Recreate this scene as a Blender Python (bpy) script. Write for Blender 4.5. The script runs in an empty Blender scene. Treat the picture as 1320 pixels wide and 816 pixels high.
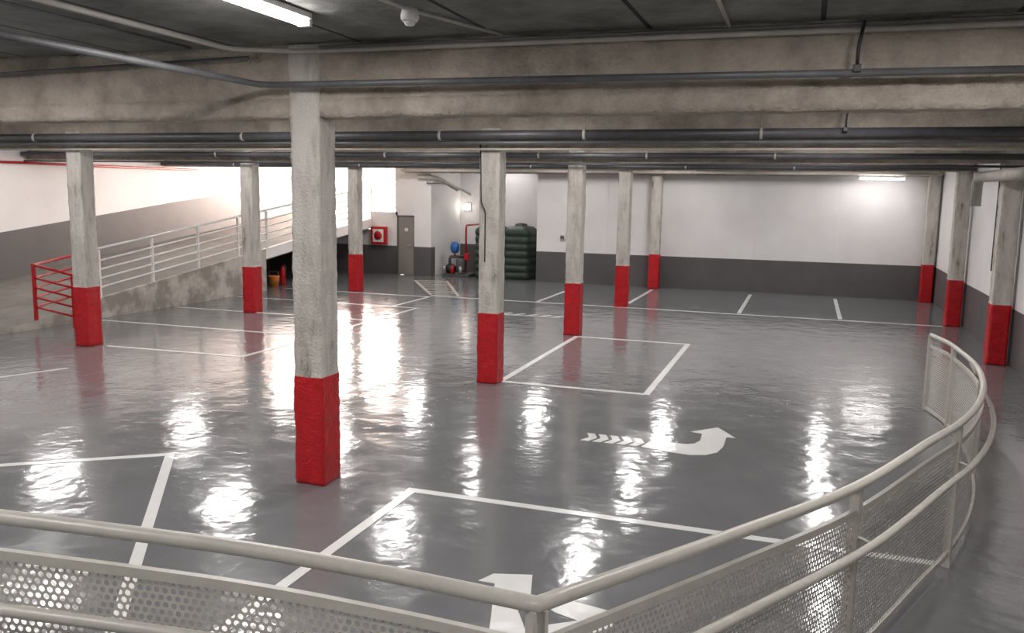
import bpy, math, random
from mathutils import Vector, Matrix, noise
random.seed(4)
scene=bpy.context.scene
scene.view_settings.view_transform='Standard'
COL=bpy.context.collection

# ---------------------------------------------------------------- materials
def new_mat(name):
    m=bpy.data.materials.new(name); m.use_nodes=True
    nt=m.node_tree; b=nt.nodes.get("Principled BSDF")
    return m,nt,b
def N(nt,t,**k):
    n=nt.nodes.new(t)
    for a,v in k.items(): setattr(n,a,v)
    return n
def pos(nt):
    return N(nt,"ShaderNodeNewGeometry").outputs["Position"]
def noise_tex(nt,vec,scale,detail=3,rough=.5):
    n=N(nt,"ShaderNodeTexNoise"); n.inputs["Scale"].default_value=scale
    n.inputs["Detail"].default_value=detail; n.inputs["Roughness"].default_value=rough
    nt.links.new(vec,n.inputs["Vector"]); return n.outputs["Fac"]
def ramp(nt,fac,stops):
    r=N(nt,"ShaderNodeValToRGB"); nt.links.new(fac,r.inputs["Fac"])
    e=r.color_ramp.elements
    while len(e)<len(stops): e.new(.5)
    for i,(p,c) in enumerate(stops):
        e[i].position=p; e[i].color=(*c,1) if len(c)==3 else c
    return r.outputs["Color"]
def bump(nt,h,dist,strength=1.0,prev=None):
    b=N(nt,"ShaderNodeBump"); b.inputs["Distance"].default_value=dist; b.inputs["Strength"].default_value=strength
    nt.links.new(h,b.inputs["Height"])
    if prev: nt.links.new(prev,b.inputs["Normal"])
    return b.outputs["Normal"]
def scaled(nt,vec,s):
    m=N(nt,"ShaderNodeMapping"); m.inputs["Scale"].default_value=s; nt.links.new(vec,m.inputs["Vector"]); return m.outputs[0]
def simple(name,c1,c2=None,scale=6,rough=.5,bdist=0,bscale=40,metal=0,spec=.5,stretch=(1,1,1),p=(.35,.65),c0=None):
    m,nt,b=new_mat(name); P=pos(nt)
    if c2 is None: c2=tuple(x*.85 for x in c1)
    st=[(p[0],c2),(p[1],c1)]
    if c0: st=[(p[0]-.09,c0)]+st
    nt.links.new(ramp(nt,noise_tex(nt,scaled(nt,P,stretch),scale,5,.65),st),b.inputs["Base Color"])
    b.inputs["Roughness"].default_value=rough; b.inputs["Metallic"].default_value=metal
    b.inputs["Specular IOR Level"].default_value=spec
    if bdist: nt.links.new(bump(nt,noise_tex(nt,P,bscale,3),bdist),b.inputs["Normal"])
    return m
def epoxy(name,cols,rough=(.09,.18)):
    m,nt,b=new_mat(name); P=pos(nt)
    nt.links.new(ramp(nt,noise_tex(nt,P,.9,5,.6),[(.3,cols[0]),(.7,cols[1])]),b.inputs["Base Color"])
    nt.links.new(ramp(nt,noise_tex(nt,P,2.2,4,.6),[(.3,(rough[0],)*3),(.7,(rough[1],)*3)]),b.inputs["Roughness"])
    b.inputs["Specular IOR Level"].default_value=.6
    n1=bump(nt,noise_tex(nt,P,2.6,2),.0095)
    n2=bump(nt,noise_tex(nt,P,9,2),.0021,1,n1)
    nt.links.new(n2,b.inputs["Normal"]); return m
M_floor=epoxy("grey_epoxy",[(.142,.146,.150),(.176,.180,.184)])
M_line=epoxy("white_line_paint",[(.70,.70,.68),(.80,.80,.78)],(.12,.25))
M_hatch=epoxy("worn_hatch_paint",[(.5,.45,.36),(.62,.57,.5)],(.15,.3))
M_column=simple("sprayed_plaster",(.56,.535,.49),(.42,.39,.345),7,.85,.012,45,stretch=(1,1,.25),p=(.38,.56),c0=(.17,.15,.13))
M_red=simple("red_paint",(.52,.006,.012),(.40,.004,.008),9,.35,.010,40)
M_beam=simple("sprayed_beam_plaster",(.47,.42,.355),(.27,.235,.195),3,.9,.02,30,p=(.3,.62))
M_ramp=simple("ramp_concrete",(.46,.43,.385),(.25,.225,.195),1.8,.8,.006,20,p=(.42,.58))
M_deck=simple("ramp_deck_concrete",(.21,.19,.17),(.15,.135,.12),2.0,.7,.004,20)
M_white=simple("white_wall_paint",(.80,.78,.76),(.76,.74,.72),1.2,.6,.001,15)
M_grey=simple("grey_wall_paint",(.120,.112,.108),(.10,.095,.092),1.2,.5)
M_rail=simple("cream_rail_paint",(.56,.54,.49),(.50,.48,.43),12,.35)
M_railw=simple("white_rail_paint",(.78,.77,.74),None,12,.4)
M_dark=simple("dark_pipe",(.085,.085,.09),(.055,.055,.06),5,.45)
M_gpipe=simple("grey_conduit",(.13,.135,.14),(.095,.095,.10),5,.45)
M_lpipe=simple("light_conduit",(.50,.47,.43),(.40,.38,.34),5,.5)
M_blk=simple("black_rubber",(.02,.02,.02),None,8,.5)
M_tank=simple("green_polyethylene",(.022,.042,.028),(.013,.026,.018),6,.5)
M_blue=simple("blue_vessel",(.02,.12,.42),None,6,.4)
M_door=simple("grey_door_paint",(.27,.245,.22),(.24,.22,.2),2,.5)
M_metal=simple("galvanised",(.5,.5,.5),(.38,.38,.38),10,.4,metal=.8)
M_orange=simple("orange_plastic",(.7,.22,.03),None,8,.5)
M_plastic=simple("white_plastic",(.8,.8,.78),None,8,.4)
m,nt,b=new_mat("ceiling_slab_concrete"); P=pos(nt)
base=ramp(nt,noise_tex(nt,P,1.6,8,.78),[(.32,(.12,.12,.112)),(.68,(.33,.33,.31))])
sep=N(nt,"ShaderNodeSeparateXYZ"); nt.links.new(P,sep.inputs[0])
a=N(nt,"ShaderNodeMath",operation='MULTIPLY'); a.inputs[1].default_value=1/1.2; nt.links.new(sep.outputs["X"],a.inputs[0])
f=N(nt,"ShaderNodeMath",operation='FRACT'); nt.links.new(a.outputs[0],f.inputs[0])
l=N(nt,"ShaderNodeMath",operation='LESS_THAN'); l.inputs[1].default_value=.03; nt.links.new(f.outputs[0],l.inputs[0])
mx=N(nt,"ShaderNodeMix",data_type='RGBA'); nt.links.new(l.outputs[0],mx.inputs["Factor"]); nt.links.new(base,mx.inputs["A"])
mx.inputs["B"].default_value=(.04,.04,.04,1); nt.links.new(mx.outputs["Result"],b.inputs["Base Color"])
b.inputs["Roughness"].default_value=.85; nt.links.new(bump(nt,noise_tex(nt,P,22,6,.75),.02),b.inputs["Normal"])
M_ceil=m
def twotone(name,h):
    m,nt,b=new_mat(name); P=pos(nt); s=N(nt,"ShaderNodeSeparateXYZ"); nt.links.new(P,s.inputs[0])
    l=N(nt,"ShaderNodeMath",operation='LESS_THAN'); l.inputs[1].default_value=h; nt.links.new(s.outputs["Z"],l.inputs[0])
    w=ramp(nt,noise_tex(nt,P,1.1,4),[(.3,(.74,.72,.71)),(.7,(.82,.80,.79))])
    g=ramp(nt,noise_tex(nt,P,1.6,4),[(.3,(.088,.084,.084)),(.7,(.110,.105,.105))])
    mx=N(nt,"ShaderNodeMix",data_type='RGBA'); nt.links.new(l.outputs[0],mx.inputs["Factor"])
    nt.links.new(w,mx.inputs["A"]); nt.links.new(g,mx.inputs["B"]); nt.links.new(mx.outputs["Result"],b.inputs["Base Color"])
    b.inputs["Roughness"].default_value=.5; return m
M_two=twotone("two_tone_wall",.92)
def emit(name,c,s):
    m,nt,b=new_mat(name); b.inputs["Base Color"].default_value=(*c,1)
    b.inputs["Emission Color"].default_value=(*c,1); b.inputs["Emission Strength"].default_value=s; return m
M_tube=emit("lit_tube",(1,.96,.95),45)

# ---------------------------------------------------------------- helpers
def group(name,loc=(0,0,0)):
    e=bpy.data.objects.new(name,None); e.location=loc; e.empty_display_size=.2; COL.objects.link(e); return e
def obj(name,verts,faces,mats,parent=None,smooth=False,fm=None):
    me=bpy.data.meshes.new(name); me.from_pydata([tuple(v) for v in verts],[],faces)
    for mm in (mats if isinstance(mats,(list,tuple)) else [mats]): me.materials.append(mm)
    if fm: me.polygons.foreach_set("material_index",fm)
    if smooth: me.polygons.foreach_set("use_smooth",[True]*len(me.polygons))
    me.update(); o=bpy.data.objects.new(name,me); COL.objects.link(o)
    if parent:
        o.parent=parent; o.matrix_parent_inverse=Matrix.Translation(parent.location).inverted()
    return o
def box(name,lo,hi,mat,parent=None,bev=0):
    x0,y0,z0=lo;x1,y1,z1=hi
    v=[(x0,y0,z0),(x1,y0,z0),(x1,y1,z0),(x0,y1,z0),(x0,y0,z1),(x1,y0,z1),(x1,y1,z1),(x0,y1,z1)]
    f=[(0,3,2,1),(4,5,6,7),(0,1,5,4),(1,2,6,5),(2,3,7,6),(3,0,4,7)]
    o=obj(name,v,f,mat,parent)
    if bev:
        md=o.modifiers.new("b","BEVEL"); md.width=bev; md.segments=3
    return o
def sweep(name,pts,r,mat,parent=None,n=12,rect=None,cap=True):
    pts=[Vector(p) for p in pts]; V=[];F=[]
    for i,p in enumerate(pts):
        t0=(p-pts[i-1]).normalized() if i else None
        t1=(pts[i+1]-p).normalized() if i<len(pts)-1 else None
        t=((t0 or t1)+(t1 or t0)).normalized()
        up=Vector((0,0,1)) if abs(t.z)<.9 else Vector((0,1,0))
        s=t.cross(up).normalized(); u=s.cross(t).normalized()
        k=1.0
        if t0 and t1:
            c=max(.5,t.dot(t0)); k=1/c
        if rect:
            for a,bq in((-1,-1),(1,-1),(1,1),(-1,1)): V.append(p+s*a*rect[0]*k+u*bq*rect[1])
        else:
            for j in range(n):
                an=2*math.pi*j/n; V.append(p+s*math.cos(an)*r*k+u*math.sin(an)*r)
    m_=4 if rect else n
    for i in range(len(pts)-1):
        for j in range(m_):
            F.append((i*m_+j,i*m_+(j+1)%m_,(i+1)*m_+(j+1)%m_,(i+1)*m_+j))
    if cap: F.append(tuple(range(m_))[::-1]); F.append(tuple((len(pts)-1)*m_+j for j in range(m_)))
    return obj(name,V,F,mat,parent,smooth=not rect)
def bend(pts,r=.12,n=5):
    pts=[Vector(p) for p in pts]; o=[pts[0]]
    for i in range(1,len(pts)-1):
        a,b_,c=pts[i-1],pts[i],pts[i+1]
        d0=(a-b_); d1=(c-b_); rr=min(r,d0.length*.45,d1.length*.45)
        p0=b_+d0.normalized()*rr; p1=b_+d1.normalized()*rr
        for k in range(n+1):
            t=k/n; o.append(p0*(1-t)**2+b_*2*t*(1-t)+p1*t*t)
    o.append(pts[-1]); return o
def lathe(name,prof,center,mat,parent=None,n=24,sx=1,sy=1,power=2):
    V=[];F=[]
    for (r,z) in prof:
        for j in range(n):
            a=2*math.pi*j/n; c,s=math.cos(a),math.sin(a)
            k=(abs(c)**power+abs(s)**power)**(-1/power)
            V.append((center[0]+r*c*k*sx,center[1]+r*s*k*sy,center[2]+z))
    for i in range(len(prof)-1):
        for j in range(n): F.append((i*n+j,i*n+(j+1)%n,(i+1)*n+(j+1)%n,(i+1)*n+j))
    F.append(tuple(range(n))[::-1]); F.append(tuple((len(prof)-1)*n+j for j in range(n)))
    return obj(name,V,F,mat,parent,smooth=True)
def rough_box(name,lo,hi,step,amp,freq,mats,parent=None,mat_for=None,wmul=None,hi_amp=.5):
    V=[];F=[];FM=[];idx={}
    nx=[max(1,round((hi[i]-lo[i])/step)) for i in range(3)]
    def vid(i,j,k):
        key=(i,j,k)
        if key not in idx:
            p=Vector((lo[0]+(hi[0]-lo[0])*i/nx[0],lo[1]+(hi[1]-lo[1])*j/nx[1],lo[2]+(hi[2]-lo[2])*k/nx[2]))
            d=noise.noise_vector(p*freq)*amp+noise.noise_vector(p*freq*3.1+Vector((7,3,1)))*amp*hi_amp
            d.z*=.5
            q=p+d
            if wmul:
                w=wmul(p.z); cx=(lo[0]+hi[0])/2; cy=(lo[1]+hi[1])/2
                q=Vector((cx+(q.x-cx)*w,cy+(q.y-cy)*w,q.z))
            if q.z<0: q.z=0
            idx[key]=len(V); V.append(q)
        return idx[key]
    def add(a,b_,c,d_,z):
        F.append((a,b_,c,d_)); FM.append(mat_for(z) if mat_for else 0)
    X,Y,Z=nx
    for k in range(Z):
        z=lo[2]+(hi[2]-lo[2])*(k+.5)/Z
        for i in range(X):
            add(vid(i,0,k),vid(i+1,0,k),vid(i+1,0,k+1),vid(i,0,k+1),z)
            add(vid(i+1,Y,k),vid(i,Y,k),vid(i,Y,k+1),vid(i+1,Y,k+1),z)
        for j in range(Y):
            add(vid(0,j+1,k),vid(0,j,k),vid(0,j,k+1),vid(0,j+1,k+1),z)
            add(vid(X,j,k),vid(X,j+1,k),vid(X,j+1,k+1),vid(X,j,k+1),z)
    for i in range(X):
        for j in range(Y):
            add(vid(i,j+1,0),vid(i+1,j+1,0),vid(i+1,j,0),vid(i,j,0),lo[2])
            add(vid(i,j,Z),vid(i+1,j,Z),vid(i+1,j+1,Z),vid(i,j+1,Z),hi[2])
    return obj(name,V,F,mats,parent,smooth=True,fm=FM)
def prism(name,poly,x0,x1,mat,parent=None,fm=None):
    n=len(poly); V=[(x0,y,z) for y,z in poly]+[(x1,y,z) for y,z in poly]
    F=[tuple(range(n)),tuple(range(2*n-1,n-1,-1))]
    for i in range(n): F.append((i,i+n,(i+1)%n+n,(i+1)%n))
    return obj(name,V,F,mat,parent,fm=fm)
def flat(name,poly,z,mat,parent=None,th=.003):
    n=len(poly); V=[(x,y,z-th) for x,y in poly]+[(x,y,z) for x,y in poly]
    F=[tuple(range(n))[::-1],tuple(range(n,2*n))]
    for i in range(n): F.append((i,(i+1)%n,(i+1)%n+n,i+n))
    return obj(name,V,F,mat,parent)
def line(name,a,b_,w,mat,parent,z=.004):
    a=Vector(a);b_=Vector(b_); d=(b_-a).normalized(); s=Vector((-d.y,d.x))*w/2
    a=a-d*w/2; b_=b_+d*w/2
    return flat(name,[a-s,b_-s,b_+s,a+s],z,mat,parent)

# ---------------------------------------------------------------- room shell
XL,XR,YB,YF,ZC=-17.3,3.24,-4.0,25.0,3.85
box("floor",(XL-.2,YB-.2,-.2),(XR+.2,28.4,0),M_floor)
box("ceiling",(XL-.2,YB-.2,ZC),(XR+.2,28.4,ZC+.2),M_ceil)
box("wall_right",(XR,YB-.2,0),(XR+.2,YF+.2,ZC),M_two)
box("wall_back",(XL-.2,YB-.2,0),(XR+.2,YB,ZC),M_two)
wl=group("wall_left",(XL,10,0))
box("wall_body",(XL-.2,YB,0),(XL,28.4,ZC),M_white,wl)
rz=[(10.7,0),(13.6,.355),(20.6,1.216),(28.0,2.04)]
prism("grey_band",[(YB,0),(28,0),(28,3.02),(20.6,2.25),(13.6,1.44),(10.7,1.05),(YB,1.05)],XL,XL+.012,M_grey,wl)
wf=group("wall_far",(0,YF,0))
box("wall_panel",(-7.75,YF,0),(XR,YF+.2,ZC),M_two,wf)
for x in(-5.6,-1.36,.8): box("joint_strip",(x-.03,YF-.012,.92),(x+.03,YF,3.3),M_white,wf)
box("door_wall",(-12.5,YF,1.9),(-11.78,YF+.2,ZC),M_two,wf)
box("pier",(-11.78,YF-.12,0),(-11.2,YF+.2,ZC),M_two,wf)
box("low_wall",(-13.4,YF,0),(-12.42,YF+.2,2.0),M_two,wf)
box("under_ramp_wall",(XL,YF,0),(-13.4,YF+.2,1.42),M_two,wf)
box("alcove_back",(-11.4,27.3,0),(-7.55,27.5,ZC),M_two,wf)
box("alcove_left",(-11.4,YF+.2,0),(-11.2,27.3,ZC),M_white,wf)
box("alcove_right",(-7.75,YF+.2,0),(-7.55,27.3,ZC),M_white,wf)
box("ramp_side_wall",(-12.3,YF+.2,0),(-12.1,28.2,ZC),M_white,wf)

d=group("door_1",(-12.1,YF,0))
box("leaf",(-12.38,YF-.03,0.01),(-11.83,YF+.03,1.85),M_door,d,.004)
for nm,lo,hi in(("jamb_l",(-12.42,YF-.05,0),(-12.38,YF+.05,1.9)),("jamb_r",(-11.83,YF-.05,0),(-11.785,YF+.05,1.9)),("head",(-12.42,YF-.05,1.85),(-11.785,YF+.05,1.9))):
    box(nm,lo,hi,M_grey,d)
sweep("handle",[(-11.92,YF-.03,.95),(-11.92,YF-.08,.95),(-12.03,YF-.08,.95)],.012,M_metal,d)
box("sign_plate",(-12.16,YF-.036,1.4),(-12.04,YF-.03,1.5),M_plastic,d)

# ---------------------------------------------------------------- beams and pillars
RX=[-11.27,-4.10,3.04]; RY=[6.62,11.15,15.68,20.2,24.74]
for j,y in enumerate([2.09]+RY):
    g=group("ceiling_beam",(0,y,3.5))
    st=.05 if j in(1,) else (.08 if j==2 else .13)
    hw=.115
    xr=(-12.0,XR) if j>=5 else (XL,XR)
    rough_box("web",(xr[0],y-hw+.03,3.36),(xr[1],y+hw-.03,ZC),st,.02,6,M_beam,g,hi_amp=.9)
    rough_box("flange",(xr[0],y-hw,3.24),(xr[1],y+hw,3.40),st,.022,7,M_beam,g,hi_amp=.8)
def pillar(x,y):
    def w(z): return 1.05 if z<1.0 else 1.0
    rough_box("concrete_pillar",(x-.138,y-.138,0),(x+.138,y+.138,3.84 if y<8 else 3.5),.03,.007,5,[M_red,M_column],
        mat_for=lambda z:0 if z<1.0 else 1,wmul=w,hi_amp=1.0)
for i,x in enumerate(RX):
    for j,y in enumerate(RY):
        if i==0 and j==4: continue
        pillar(x,y)

# ---------------------------------------------------------------- left ramp
rg=group("vehicle_ramp",(-15.3,18,0))
prism("ramp_body",[(10.7,0.001),(19.2,0.001),(19.2,.80),(20.6,.97),(28,1.79),(28,2.04),(20.6,1.216),(13.6,.355)],XL+.015,-13.4,[M_ramp,M_deck],rg,fm=[0,0,0,0,0,0,0,1,1,1])
prism("curb_concrete",[(13.4,0.001),(19.2,0.001),(19.2,1.10),(13.6,.42)],-13.45,-13.36,M_ramp,rg)
prism("curb_white",[(19.2,.84),(20.6,1.0),(28,1.82),(28,2.12),(20.6,1.28),(19.2,1.10)],-13.46,-13.355,M_white,rg)
def rzf(y):
    if y<=rz[0][0]: return 0
    for (a,b_),(c,d_) in zip(rz,rz[1:]):
        if y<=c: return b_+(d_-b_)*(y-a)/(c-a)
    return rz[-1][1]
def ladder_rail(name,path,mat,posts,hs=(.22,.40,.58,.76,1.0)):
    g=group(name,path[0])
    for k,h in enumerate(hs):
        sweep("bar_%d"%(k+1),[(x,y,z+h) for x,y,z in path],.026 if h==hs[-1] else .02,mat,g,8)
    for k,(x,y,z) in enumerate(posts):
        box("post_%d"%(k+1),(x-.025,y-.025,z),(x+.025,y+.025,z+hs[-1]),mat,g)
    return g
ys=[13.6,15.1,16.6,18.1,19.3,20.6,22.1,23.6,25.1,26.6,27.9]
ladder_rail("ramp_guard_railing",[(-13.4,y,rzf(y)+.05) for y in ys],M_railw,[(-13.4,y,rzf(y)+.02) for y in ys])
ry=[13.55,12.8,12.05]
ladder_rail("red_guard_railing",[(-13.4,y,rzf(y)+.03) for y in ry]+[(-12.85,12.4,.0)],M_red,[(-13.4,13.55,rzf(13.55)),(-13.4,12.05,rzf(12.05)),(-12.85,12.4,0)])

# daylight entering at the ramp mouth
ld=bpy.data.lights.new("daylight","AREA"); ld.shape='RECTANGLE'; ld.size=4.8; ld.size_y=1.75; ld.energy=1700; ld.color=(1,.80,.71)
lo=bpy.data.objects.new("ramp_mouth_daylight",ld); COL.objects.link(lo); lo.location=(-14.8,28.2,2.95); lo.rotation_euler=(math.radians(-90),0,0)
w=bpy.data.worlds.new("World"); scene.world=w; w.use_nodes=True
w.node_tree.nodes["Background"].inputs[0].default_value=(1,.92,.85,1); w.node_tree.nodes["Background"].inputs[1].default_value=3
# ---------------------------------------------------------------- floor markings
def marks(name,segs,w=.09,mat=M_line):
    g=group(name,(segs[0][0][0],segs[0][0][1],0))
    for k,(a,b_) in enumerate(segs): line("stripe_%d"%(k+1),a,b_,w,mat,g,.004+.0004*(k%2))
marks("parking_bay_marking",[((-3.19,6.68),(1.0,6.66)),((-3.18,6.6),(-3.18,2.6))])
marks("parking_bay_marking",[((-8.7,4.73),(-5.86,6.74)),((-5.82,6.68),(-3.2,3.0))])
marks("parking_bay_marking",[((-3.97,11.3),(-3.97,15.45)),((-3.9,15.45),(-1.9,15.45)),((-1.9,15.38),(-1.9,11.25)),((-1.96,11.22),(-3.9,11.22))])
marks("parking_bay_marking",[((-9.0,20.1),(2.8,20.0)),((-6.2,20.2),(-6.2,23.3)),((-4.06,20.9),(-4.06,24.2)),((-1.36,20.25),(-1.36,24.3)),((.82,20.28),(.82,24.3))])
marks("parking_bay_marking",[((-8.35,11.3),(-8.35,17.8)),((-10.9,11.2),(-8.4,11.3)),((-13.2,13.4),(-8.4,13.45)),((-13.2,15.6),(-8.4,15.65)),((-13.2,17.8),(-8.4,17.8)),((-13.2,19.9),(-9.0,19.9)),((-9.0,19.9),(-9.0,17.85))],.08)
marks("parking_bay_marking",[((-10.6,8.3),(-10.1,9.53))],.05)
g=group("hatched_walkway_marking",(-9.7,21.8,0))
A,B,C_,D=Vector((-11.1,23.5)),Vector((-10.2,23.8)),Vector((-8.33,20.25)),Vector((-9.1,20.25))
for k,(p,q) in enumerate([(A,B),(B,C_),(C_,D),(D,A)]): line("edge_%d"%k,p,q,.08,M_hatch,g)
for k in range(1,9):
    t=k/9; line("hatch_%d"%k,A.lerp(D,t),B.lerp(C_,max(0,t-.08)),.1,M_hatch,g,.0044)
g=group("hatched_marking",(-5.6,17.8,0))
for k in range(5): line("hatch_%d"%k,(-6.3+k*.3,17.7),(-6.15+k*.3,17.95),.1,M_line,g)
line("edge",(-6.4,17.65),(-4.95,17.7),.05,M_line,g)
g=group("direction_arrow_marking",(-1.3,9,0))
sh=[(-1.52,8.78),(-1.2,8.70),(-.99,8.68),(-.84,8.74),(-.74,8.87),(-.70,9.1),(-.70,9.5),(-.60,9.50),(-.83,9.88),(-1.10,9.58),(-.97,9.54),(-.96,9.25),(-1.0,9.12),(-1.08,9.06),(-1.46,9.06)]
flat("arrow_head_shaft",sh,.004,M_line,g)
for k in range(5):
    x=-1.66-k*.13; flat("chevron_%d"%k,[(x,8.78),(x+.09,8.78),(x+.15,8.93),(x+.09,9.08),(x,9.08),(x+.06,8.93)],.004,M_line,g)
g=group("direction_arrow_marking",(-1.5,5,0))
flat("arrow_head_shaft",[(-1.98,5.20),(-1.92,5.34),(-1.66,5.42),(-1.56,5.06),(-1.66,5.02),(-1.40,4.55),(-1.32,4.2),(-1.56,4.2),(-1.72,4.75),(-1.80,5.0),(-1.86,5.2)],.004,M_line,g)
flat("arrow_branch",[(-1.50,5.06),(-1.29,5.14),(-1.02,5.09),(-.98,4.9),(-1.12,4.72),(-1.35,4.66),(-1.42,4.74),(-1.2,4.9),(-1.36,4.95)],.0045,M_line,g)

# ---------------------------------------------------------------- curved near ramp and perforated railing
P1=[(1.56,11.8,.95),(1.70,10.95,.95),(1.69,9.6,1.0),(1.56,8.4,1.04),(1.36,7.4,1.07),(1.10,6.53,1.10),(.80,5.72,1.15),(.32,4.50,1.2),(-.19,3.39,1.3),(-.70,2.34,1.40)]
P2=[(-.70,2.34,1.40),(-1.22,2.33,1.42),(-1.78,2.27,1.45),(-2.58,2.10,1.50),(-3.6,1.9,1.55),(-5.2,1.6,1.62)]
def catmull(P,n=10):
    P=[Vector(p) for p in P]; Q=[P[0]*2-P[1]]+P+[P[-1]*2-P[-2]]; o=[]
    for i in range(1,len(Q)-2):
        a,b_,c,d_=Q[i-1:i+3]
        for k in range(n):
            t=k/n; o.append(.5*((2*b_)+(c-a)*t+(2*a-5*b_+4*c-d_)*t*t+(3*b_-a-3*c+d_)*t**3))
    o.append(P[-1]); return o
path=catmull(P1)+catmull(P2)[1:]
path=[p-Vector((0,0,1)) for p in path]
for p in path: p.z=max(p.z,-.04)
cum=[0]
for a,b_ in zip(path,path[1:]): cum.append(cum[-1]+(b_-a).length)
L=cum[-1]
import bisect
def at(s):
    s=min(max(s,0),L); i=min(max(bisect.bisect_right(cum,s)-1,0),len(path)-2)
    t=(s-cum[i])/(cum[i+1]-cum[i]); return path[i].lerp(path[i+1],t)
def nearest(px,py):
    return min(range(len(path)),key=lambda i:(path[i].x-px)**2+(path[i].y-py)**2)
def outward(i):
    a=path[max(0,i-1)];b_=path[min(len(path)-1,i+1)]; d_=(b_-a); d_.z=0; d_.normalize(); return Vector((-d_.y,d_.x,0))
rl=group("perforated_railing",(0,3,0))
up=lambda h:Vector((0,0,h))
sweep("top_tube",[p+up(1.0) for p in path],.026,M_rail,rl,16)
i0=nearest(1.69,9.6)
low=[path[i]+outward(i)*.10+up(.72) for i in range(i0,len(path))]
sweep("lower_tube",[path[i0-2]+up(.98)]+[path[i0-1]+outward(i0)*.06+up(.86)]+low,.022,M_rail,rl,14)
sweep("panel_top_frame",[p+up(.865) for p in path],0,M_rail,rl,rect=(.012,.018))
sweep("panel_bottom_frame",[p+up(.07) for p in path],0,M_rail,rl,rect=(.012,.018))
post_i=[nearest(x,y) for x,y in((1.56,11.8),(1.70,10.95),(1.60,8.7),(1.07,6.42),(.32,4.5),(-.7,2.34),(-2.9,2.0),(-4.6,1.7))]
for k,i in enumerate(post_i):
    p=path[i]; o_=outward(i); t=Vector((o_.y,-o_.x,0)); zb=max(-.12,.001-p.z)
    for sgn in(-1,1):
        q=p+t*sgn*.02
        V=[]
        for z in(zb,.985):
            for a_,b2 in((-.025,-.006),(.025,-.006),(.025,.006),(-.025,.006)): V.append(q+o_*a_+t*b2+up(z))
        obj("post_%d"%k,V,[(3,2,1,0),(4,5,6,7),(0,1,5,4),(1,2,6,5),(2,3,7,6),(3,0,4,7)],M_rail,rl)
    sweep("bracket_%d"%k,[p+up(.74),p+o_*.10+up(.72)],.01,M_rail,rl,8)
pit=.030; hr=.0105; V=[];F=[]
rows=int((.85-.085)/(pit*.87)); ph=(.85-.085)/rows
ring=[(math.cos(math.pi*k/4),math.sin(math.pi*k/4)) for k in range(8)]
outer=[(.5,0),(.5,.5),(0,.5),(-.5,.5),(-.5,0),(-.5,-.5),(0,-.5),(.5,-.5)]
ncol=int(L/pit)
for r in range(rows):
    zc=.085+(r+.5)*ph; off=.5*pit if r%2 else 0
    for c in range(ncol):
        sc=(c+.5)*pit+off
        base=len(V)
        for (ox,oz) in outer: V.append(at(sc+ox*pit)+up(zc+oz*ph))
        for (ox,oz) in ring: V.append(at(sc+ox*hr)+up(zc+oz*hr))
        for k in range(8):
            k2=(k+1)%8; F.append((base+k,base+k2,base+8+k2,base+8+k))
obj("perforated_sheet",V,F,M_rail,rl)
g=group("curved_ramp",(1,3,0))
inner=[p+outward(i)*(-.03) for i,p in enumerate(path)]
V=[];F=[]
def outer_pt(i):
    t=cum[i]/L; XO=2.88
    if t<.45: x,y=XO, 11.8-(11.8-4.5)*t/.45
    elif t<.75:
        k=(t-.45)/.3; an=k*math.pi/2; x,y=XO-4.5*(1-math.cos(an)), 4.5-6.0*math.sin(an)
    else: k=(t-.75)/.25; x,y=XO-4.5-k*6.0,-1.5
    return Vector((x,y,path[i].z))
for i,p in enumerate(inner):
    o_=outer_pt(i); z=max(.002,p.z-.03)
    V+= [Vector((p.x,p.y,0.0005)),Vector((p.x,p.y,z)),Vector((o_.x,o_.y,z)),Vector((o_.x,o_.y,.0005))]
for i in range(len(inner)-1):
    a=i*4;b2=a+4; F+=[(a,b2,b2+1,a+1),(a+1,b2+1,b2+2,a+2),(a+2,b2+2,b2+3,a+3)]
obj("ramp_surface",V,F,M_floor,g,smooth=False)

# ---------------------------------------------------------------- light fittings
def fitting(x,y,z=3.775,along='y',power=45,L_=1.25):
    g=group("fluorescent_light",(x,y,z))
    def bx(n,a,b_,c,d_,e,f_,m_):
        if along=='y': return box(n,(x+a,y+c,z+e),(x+b_,y+d_,z+f_),m_,g,.004)
        return box(n,(x+c,y+a,z+e),(x+d_,y+b_,z+f_),m_,g,.004)
    bx("housing",-.06,.06,-L_/2,L_/2,.03,.07,M_plastic)
    bx("end_cap_1",-.05,.05,-L_/2-.02,-L_/2+.02,-.02,.035,M_plastic)
    bx("end_cap_2",-.05,.05,L_/2-.02,L_/2+.02,-.02,.035,M_plastic)
    for k,s in enumerate((-.028,.028)):
        a=(x+s,y-L_/2+.02,z+.0) if along=='y' else (x-L_/2+.02,y+s,z)
        b_=(x+s,y+L_/2-.02,z+.0) if along=='y' else (x+L_/2-.02,y+s,z)
        sweep("tube_%d"%(k+1),[a,b_],.014,M_tube,g,10)
    l_=bpy.data.lights.new("lamp","AREA"); l_.shape='RECTANGLE'; l_.size=.13; l_.size_y=L_; l_.energy=power; l_.color=(1,.96,.95)
    o=bpy.data.objects.new("lamp",l_); COL.objects.link(o); o.location=(x,y,z-.025)
    if along=='x': o.rotation_euler=(0,0,math.pi/2)
    o.parent=g; o.matrix_parent_inverse=Matrix.Translation(g.location).inverted()
for y in(4.78,9.4,14.0,18.3,22.8,0.4):
    for x in(-15.3,-10.8,-7.0,-3.4,.6):
        fitting(x,y)
fitting(1.75,24.2,3.17,'x',2,1.1)
fitting(-9.5,26.3,3.7,'x',14,1.1)

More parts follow.
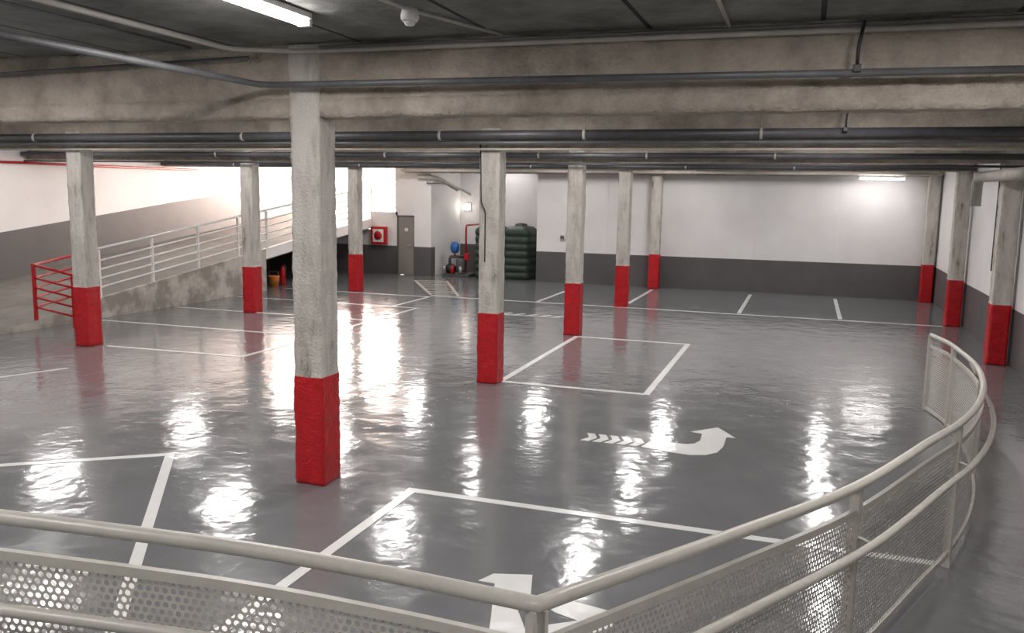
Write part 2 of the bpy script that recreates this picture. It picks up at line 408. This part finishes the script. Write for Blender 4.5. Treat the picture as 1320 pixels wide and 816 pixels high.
# ---------------------------------------------------------------- pipes
def pipe(name,pts,r,mat,clamps=0,cm=None,br=.1):
    g=group(name,pts[0]); sweep("run",bend(pts,br),r,mat,g,12)
    if clamps:
        a,b_=Vector(pts[0]),Vector(pts[-1]); n=int((b_-a).length/clamps)
        for k in range(1,n):
            p=a.lerp(b_,(k+.3*math.sin(k*5.))/n); d_=(b_-a).normalized()*.018
            sweep("clamp_%d"%k,[p-d_,p+d_],r*1.15,cm or M_metal,g,12)
            sweep("hanger_%d"%k,[p+Vector((0,0,r)),p+Vector((0,.0,r+.14))],.006,M_metal,g,6)
    return g
pipe("wall_conduit",[(-4.42,2.3,3.46),(-4.42,6.36,3.50),(XR-.05,6.36,3.45)],.026,M_gpipe,1.9,br=.15) if False else pipe("wall_conduit",[(-4.42,2.3,3.46),(-4.42,6.36,3.50),(XR-.05,6.36,3.45)],.026,M_gpipe,br=.15)
pipe("ceiling_conduit",[(-4.55,2.3,3.76),(-4.55,6.1,3.76),(-4.1,6.46,3.78),(XR-.05,6.46,3.76)],.02,M_lpipe,br=.12)
pipe("ceiling_conduit",[(-3.9,6.42,3.80),(XR-.05,6.42,3.805)],.012,M_gpipe)
pipe("ceiling_conduit",[(-5.1,2.6,3.82),(-5.1,6.3,3.82)],.014,M_gpipe)
pipe("ceiling_conduit",[(-17,6.42,3.5),(-4.6,6.42,3.74)],.014,M_gpipe)
pipe("ceiling_conduit",[(-.6,2.6,3.82),(-.6,6.4,3.82)],.014,M_lpipe)
pipe("drain_pipe",[(-17.2,10.85,3.40),(XR-.05,10.85,3.39)],.06,M_dark,2.6,M_lpipe)
pipe("cable_conduit",[(-17.2,10.88,3.305),(XR-.05,10.88,3.29)],.022,M_gpipe)
pipe("water_pipe",[(-17.2,10.95,3.22),(XR-.05,10.95,3.21)],.014,M_lpipe)
pipe("drain_pipe",[(-17.2,15.35,3.36),(XR-.05,15.35,3.33)],.05,M_dark,2.9,M_lpipe)
pipe("water_pipe",[(-17.2,15.4,3.20),(XR-.05,15.4,3.18)],.02,M_dark)
pipe("drain_pipe",[(-17.2,19.9,3.30),(XR-.05,19.9,3.30)],.05,M_dark,3.1,M_lpipe)
pipe("water_pipe",[(-12,24.4,3.3),(XR-.1,24.4,3.3)],.04,M_lpipe)
pipe("fire_sprinkler_pipe",[(XL+.06,11.5,3.14),(XL+.06,21.5,3.18)],.028,M_red)
for x,y,z in((.25,6.34,3.52),(.35,10.75,3.45)):
    g=group("pipe_hanger",(x,y,z)); sweep("strap",bend([(x+.03,y,z+.28),(x,y-.02,z+.12),(x,y,z-.02)],.05),.012,M_blk,g,8)
    box("block",(x-.025,y-.03,z-.05),(x+.025,y+.01,z),M_blk,g,.005)
g=group("smoke_detector",(-2.61,5.44,3.8))
lathe("body",[(.05,-.02),(.062,0),(.062,.02),(.05,.07)],(-2.61,5.44,3.78),M_plastic,g)
lathe("dome",[(.01,-.05),(.028,-.045),(.036,-.035),(.038,-.02)],(-2.61,5.44,3.78),M_plastic,g)
pipe("ceiling_conduit",[(-2.75,4.0,3.83),(-2.6,5.4,3.83),(-2.3,6.4,3.83)],.012,M_lpipe)
pipe("ventilation_duct",[(2.75,13.2,3.02),(2.75,16.9,3.05),(2.75,16.9,2.55)],.09,M_lpipe,br=.2)
pipe("wall_conduit",[(XR-.05,17.4,3.5),(XR-.05,17.4,1.4)],.02,M_gpipe)
g=group("ventilation_grille",(-2.6,24.5,3.3))
box("frame",(-3.0,24.56,3.24),(-2.2,24.60,3.38),M_grey,g)
for k in range(5): box("slat_%d"%k,(-2.97,24.545,3.255+k*.024),(-2.23,24.57,3.262+k*.024),M_dark,g)

# ---------------------------------------------------------------- alcove equipment
def tank(x,y):
    g=group("ribbed_water_tank",(x,y,0)); prof=[(.38,.0)]
    H=1.55; nr=7
    for k in range(nr):
        z=k*H/nr; prof+=[(.415,z+.02),(.435,z+.05),(.435,z+.17),(.415,z+.20)]
    prof+=[(.40,H),(.32,H+.07),(.16,H+.10),(.155,H+.15),(.02,H+.16)]
    lathe("shell",prof,(x,y,0),M_tank,g,36,1.0,1.35,5)
    lathe("lid",[(.15,H+.10),(.17,H+.11),(.17,H+.16),(.03,H+.19)],(x,y,0),M_blk,g)
tank(-9.42,25.65); tank(-8.46,25.65)
g=group("fire_pump_set",(-10.5,25.3,0))
box("skid",(-10.9,25.05,0),(-10.0,25.75,.09),M_dark,g,.01)
lathe("motor",[(.02,.12),(.14,.14),(.15,.2),(.15,.5),(.13,.56),(.02,.58)],(-10.35,25.3,0),M_dark,g)
lathe("pump_casing",[(.08,.08),(.16,.12),(.19,.2),(.19,.3),(.1,.38)],(-10.72,25.35,0),M_blk,g)
sweep("riser",bend([(-10.28,25.55,.1),(-10.28,25.55,1.62),(-10.28,27.2,1.62)],.1),.03,M_red,g)
sweep("manifold",bend([(-10.75,25.35,.3),(-10.75,25.35,.62),(-10.28,25.55,.62)],.08),.045,M_dark,g)
lathe("pressure_vessel",[(.02,.72),(.09,.74),(.14,.82),(.15,.92),(.13,1.02),(.07,1.08),(.02,1.09)],(-10.6,25.4,0),M_blue,g)
sweep("vessel_leg",[(-10.6,25.4,.6),(-10.6,25.4,.75)],.03,M_red,g)
box("control_box",(-10.2,25.2,.55),(-10.06,25.3,.75),M_red,g,.01)
for k in range(3): lathe("valve_%d"%k,[(.03,.1),(.06,.13),(.06,.3),(.03,.34)],(-10.85+.28*k,25.12,0),M_red if k%2 else M_metal,g)
g=group("wall_lamp",(-10.9,27.2,2.1))
box("backplate",(-11.0,27.22,2.05),(-10.8,27.3,2.3),M_plastic,g,.01)
lathe("globe",[(.02,0),(.08,.02),(.10,.09),(.08,.16),(.02,.18)],(-10.9,27.14,2.08),emit("lit_globe",(1,.93,.85),12),g)
pipe("ventilation_duct",[(-11.6,24.75,3.1),(-11.0,24.9,3.1),(-10.6,25.6,2.75)],.07,M_lpipe,br=.3)
pipe("ventilation_duct",[(-11.3,24.75,2.95),(-10.8,25.2,2.95),(-10.5,26.4,2.6)],.05,M_metal,br=.3)
g=group("fire_hose_cabinet",(-13.0,YF,1.3))
box("cabinet",(-13.32,YF-.14,.95),(-12.78,YF-.001,1.52),M_red,g,.01)
box("glass_panel",(-13.24,YF-.15,1.03),(-12.86,YF-.14,1.44),M_plastic,g)
lathe("reel",[(.02,0),(.14,.005),(.14,.02),(.02,.025)],(0,0,0),M_red,g)
g.children[-1].matrix_local=Matrix.Translation((-.05,-.15,-.06))@Matrix.Rotation(math.pi/2,4,'X')
def extinguisher(x,y):
    g=group("fire_extinguisher",(x,y,0))
    lathe("cylinder",[(.06,0),(.08,.02),(.08,.42),(.05,.5),(.025,.52),(.025,.56)],(x,y,0),M_red,g)
    box("valve_lever",(x-.05,y-.015,.56),(x+.05,y+.015,.6),M_blk,g)
    sweep("hose",bend([(x+.03,y,.57),(x+.11,y,.5),(x+.09,y,.2)],.05),.012,M_blk,g,8)
extinguisher(-13.8,20.6)
g=group("orange_bucket",(-13.75,20.1,0)); lathe("pail",[(.11,0),(.15,.28),(.16,.3),(.14,.3),(.10,.03)],(-13.75,20.1,0),M_orange,g)
sweep("handle",bend([(-13.9,20.1,.28),(-13.9,20.1,.42),(-13.6,20.1,.42),(-13.6,20.1,.28)],.1),.006,M_metal,g,6)
pipe("pillar_cable",[(-4.22,10.98,3.3),(-4.2,10.98,2.5),(-4.14,10.98,2.4),(-4.14,10.98,1.7)],.008,M_blk)
g=group("socket_box",(-6.9,24.9,1.4)); box("case",(-7.0,24.93,1.3),(-6.85,25,1.5),M_plastic,g,.01); box("cover",(-6.98,24.92,1.32),(-6.87,24.93,1.42),M_grey,g)

# ---------------------------------------------------------------- camera
f,pi_,ro,ya,H=1106.84458,.14143,.01689,.32769,2.62403
fw=Vector((-math.sin(ya)*math.cos(pi_),math.cos(ya)*math.cos(pi_),-math.sin(pi_)))
r=Vector((math.cos(ya),math.sin(ya),0)); u=r.cross(fw)
r2=r*math.cos(ro)+u*math.sin(ro); u2=-r*math.sin(ro)+u*math.cos(ro)
cd=bpy.data.cameras.new("camera"); cd.sensor_width=36; cd.lens=f*36/1320; cd.clip_start=.05
co=bpy.data.objects.new("camera",cd); COL.objects.link(co)
M=Matrix((r2,u2,-fw)).transposed().to_4x4(); M.translation=(0,0,H); co.matrix_world=M
scene.camera=co
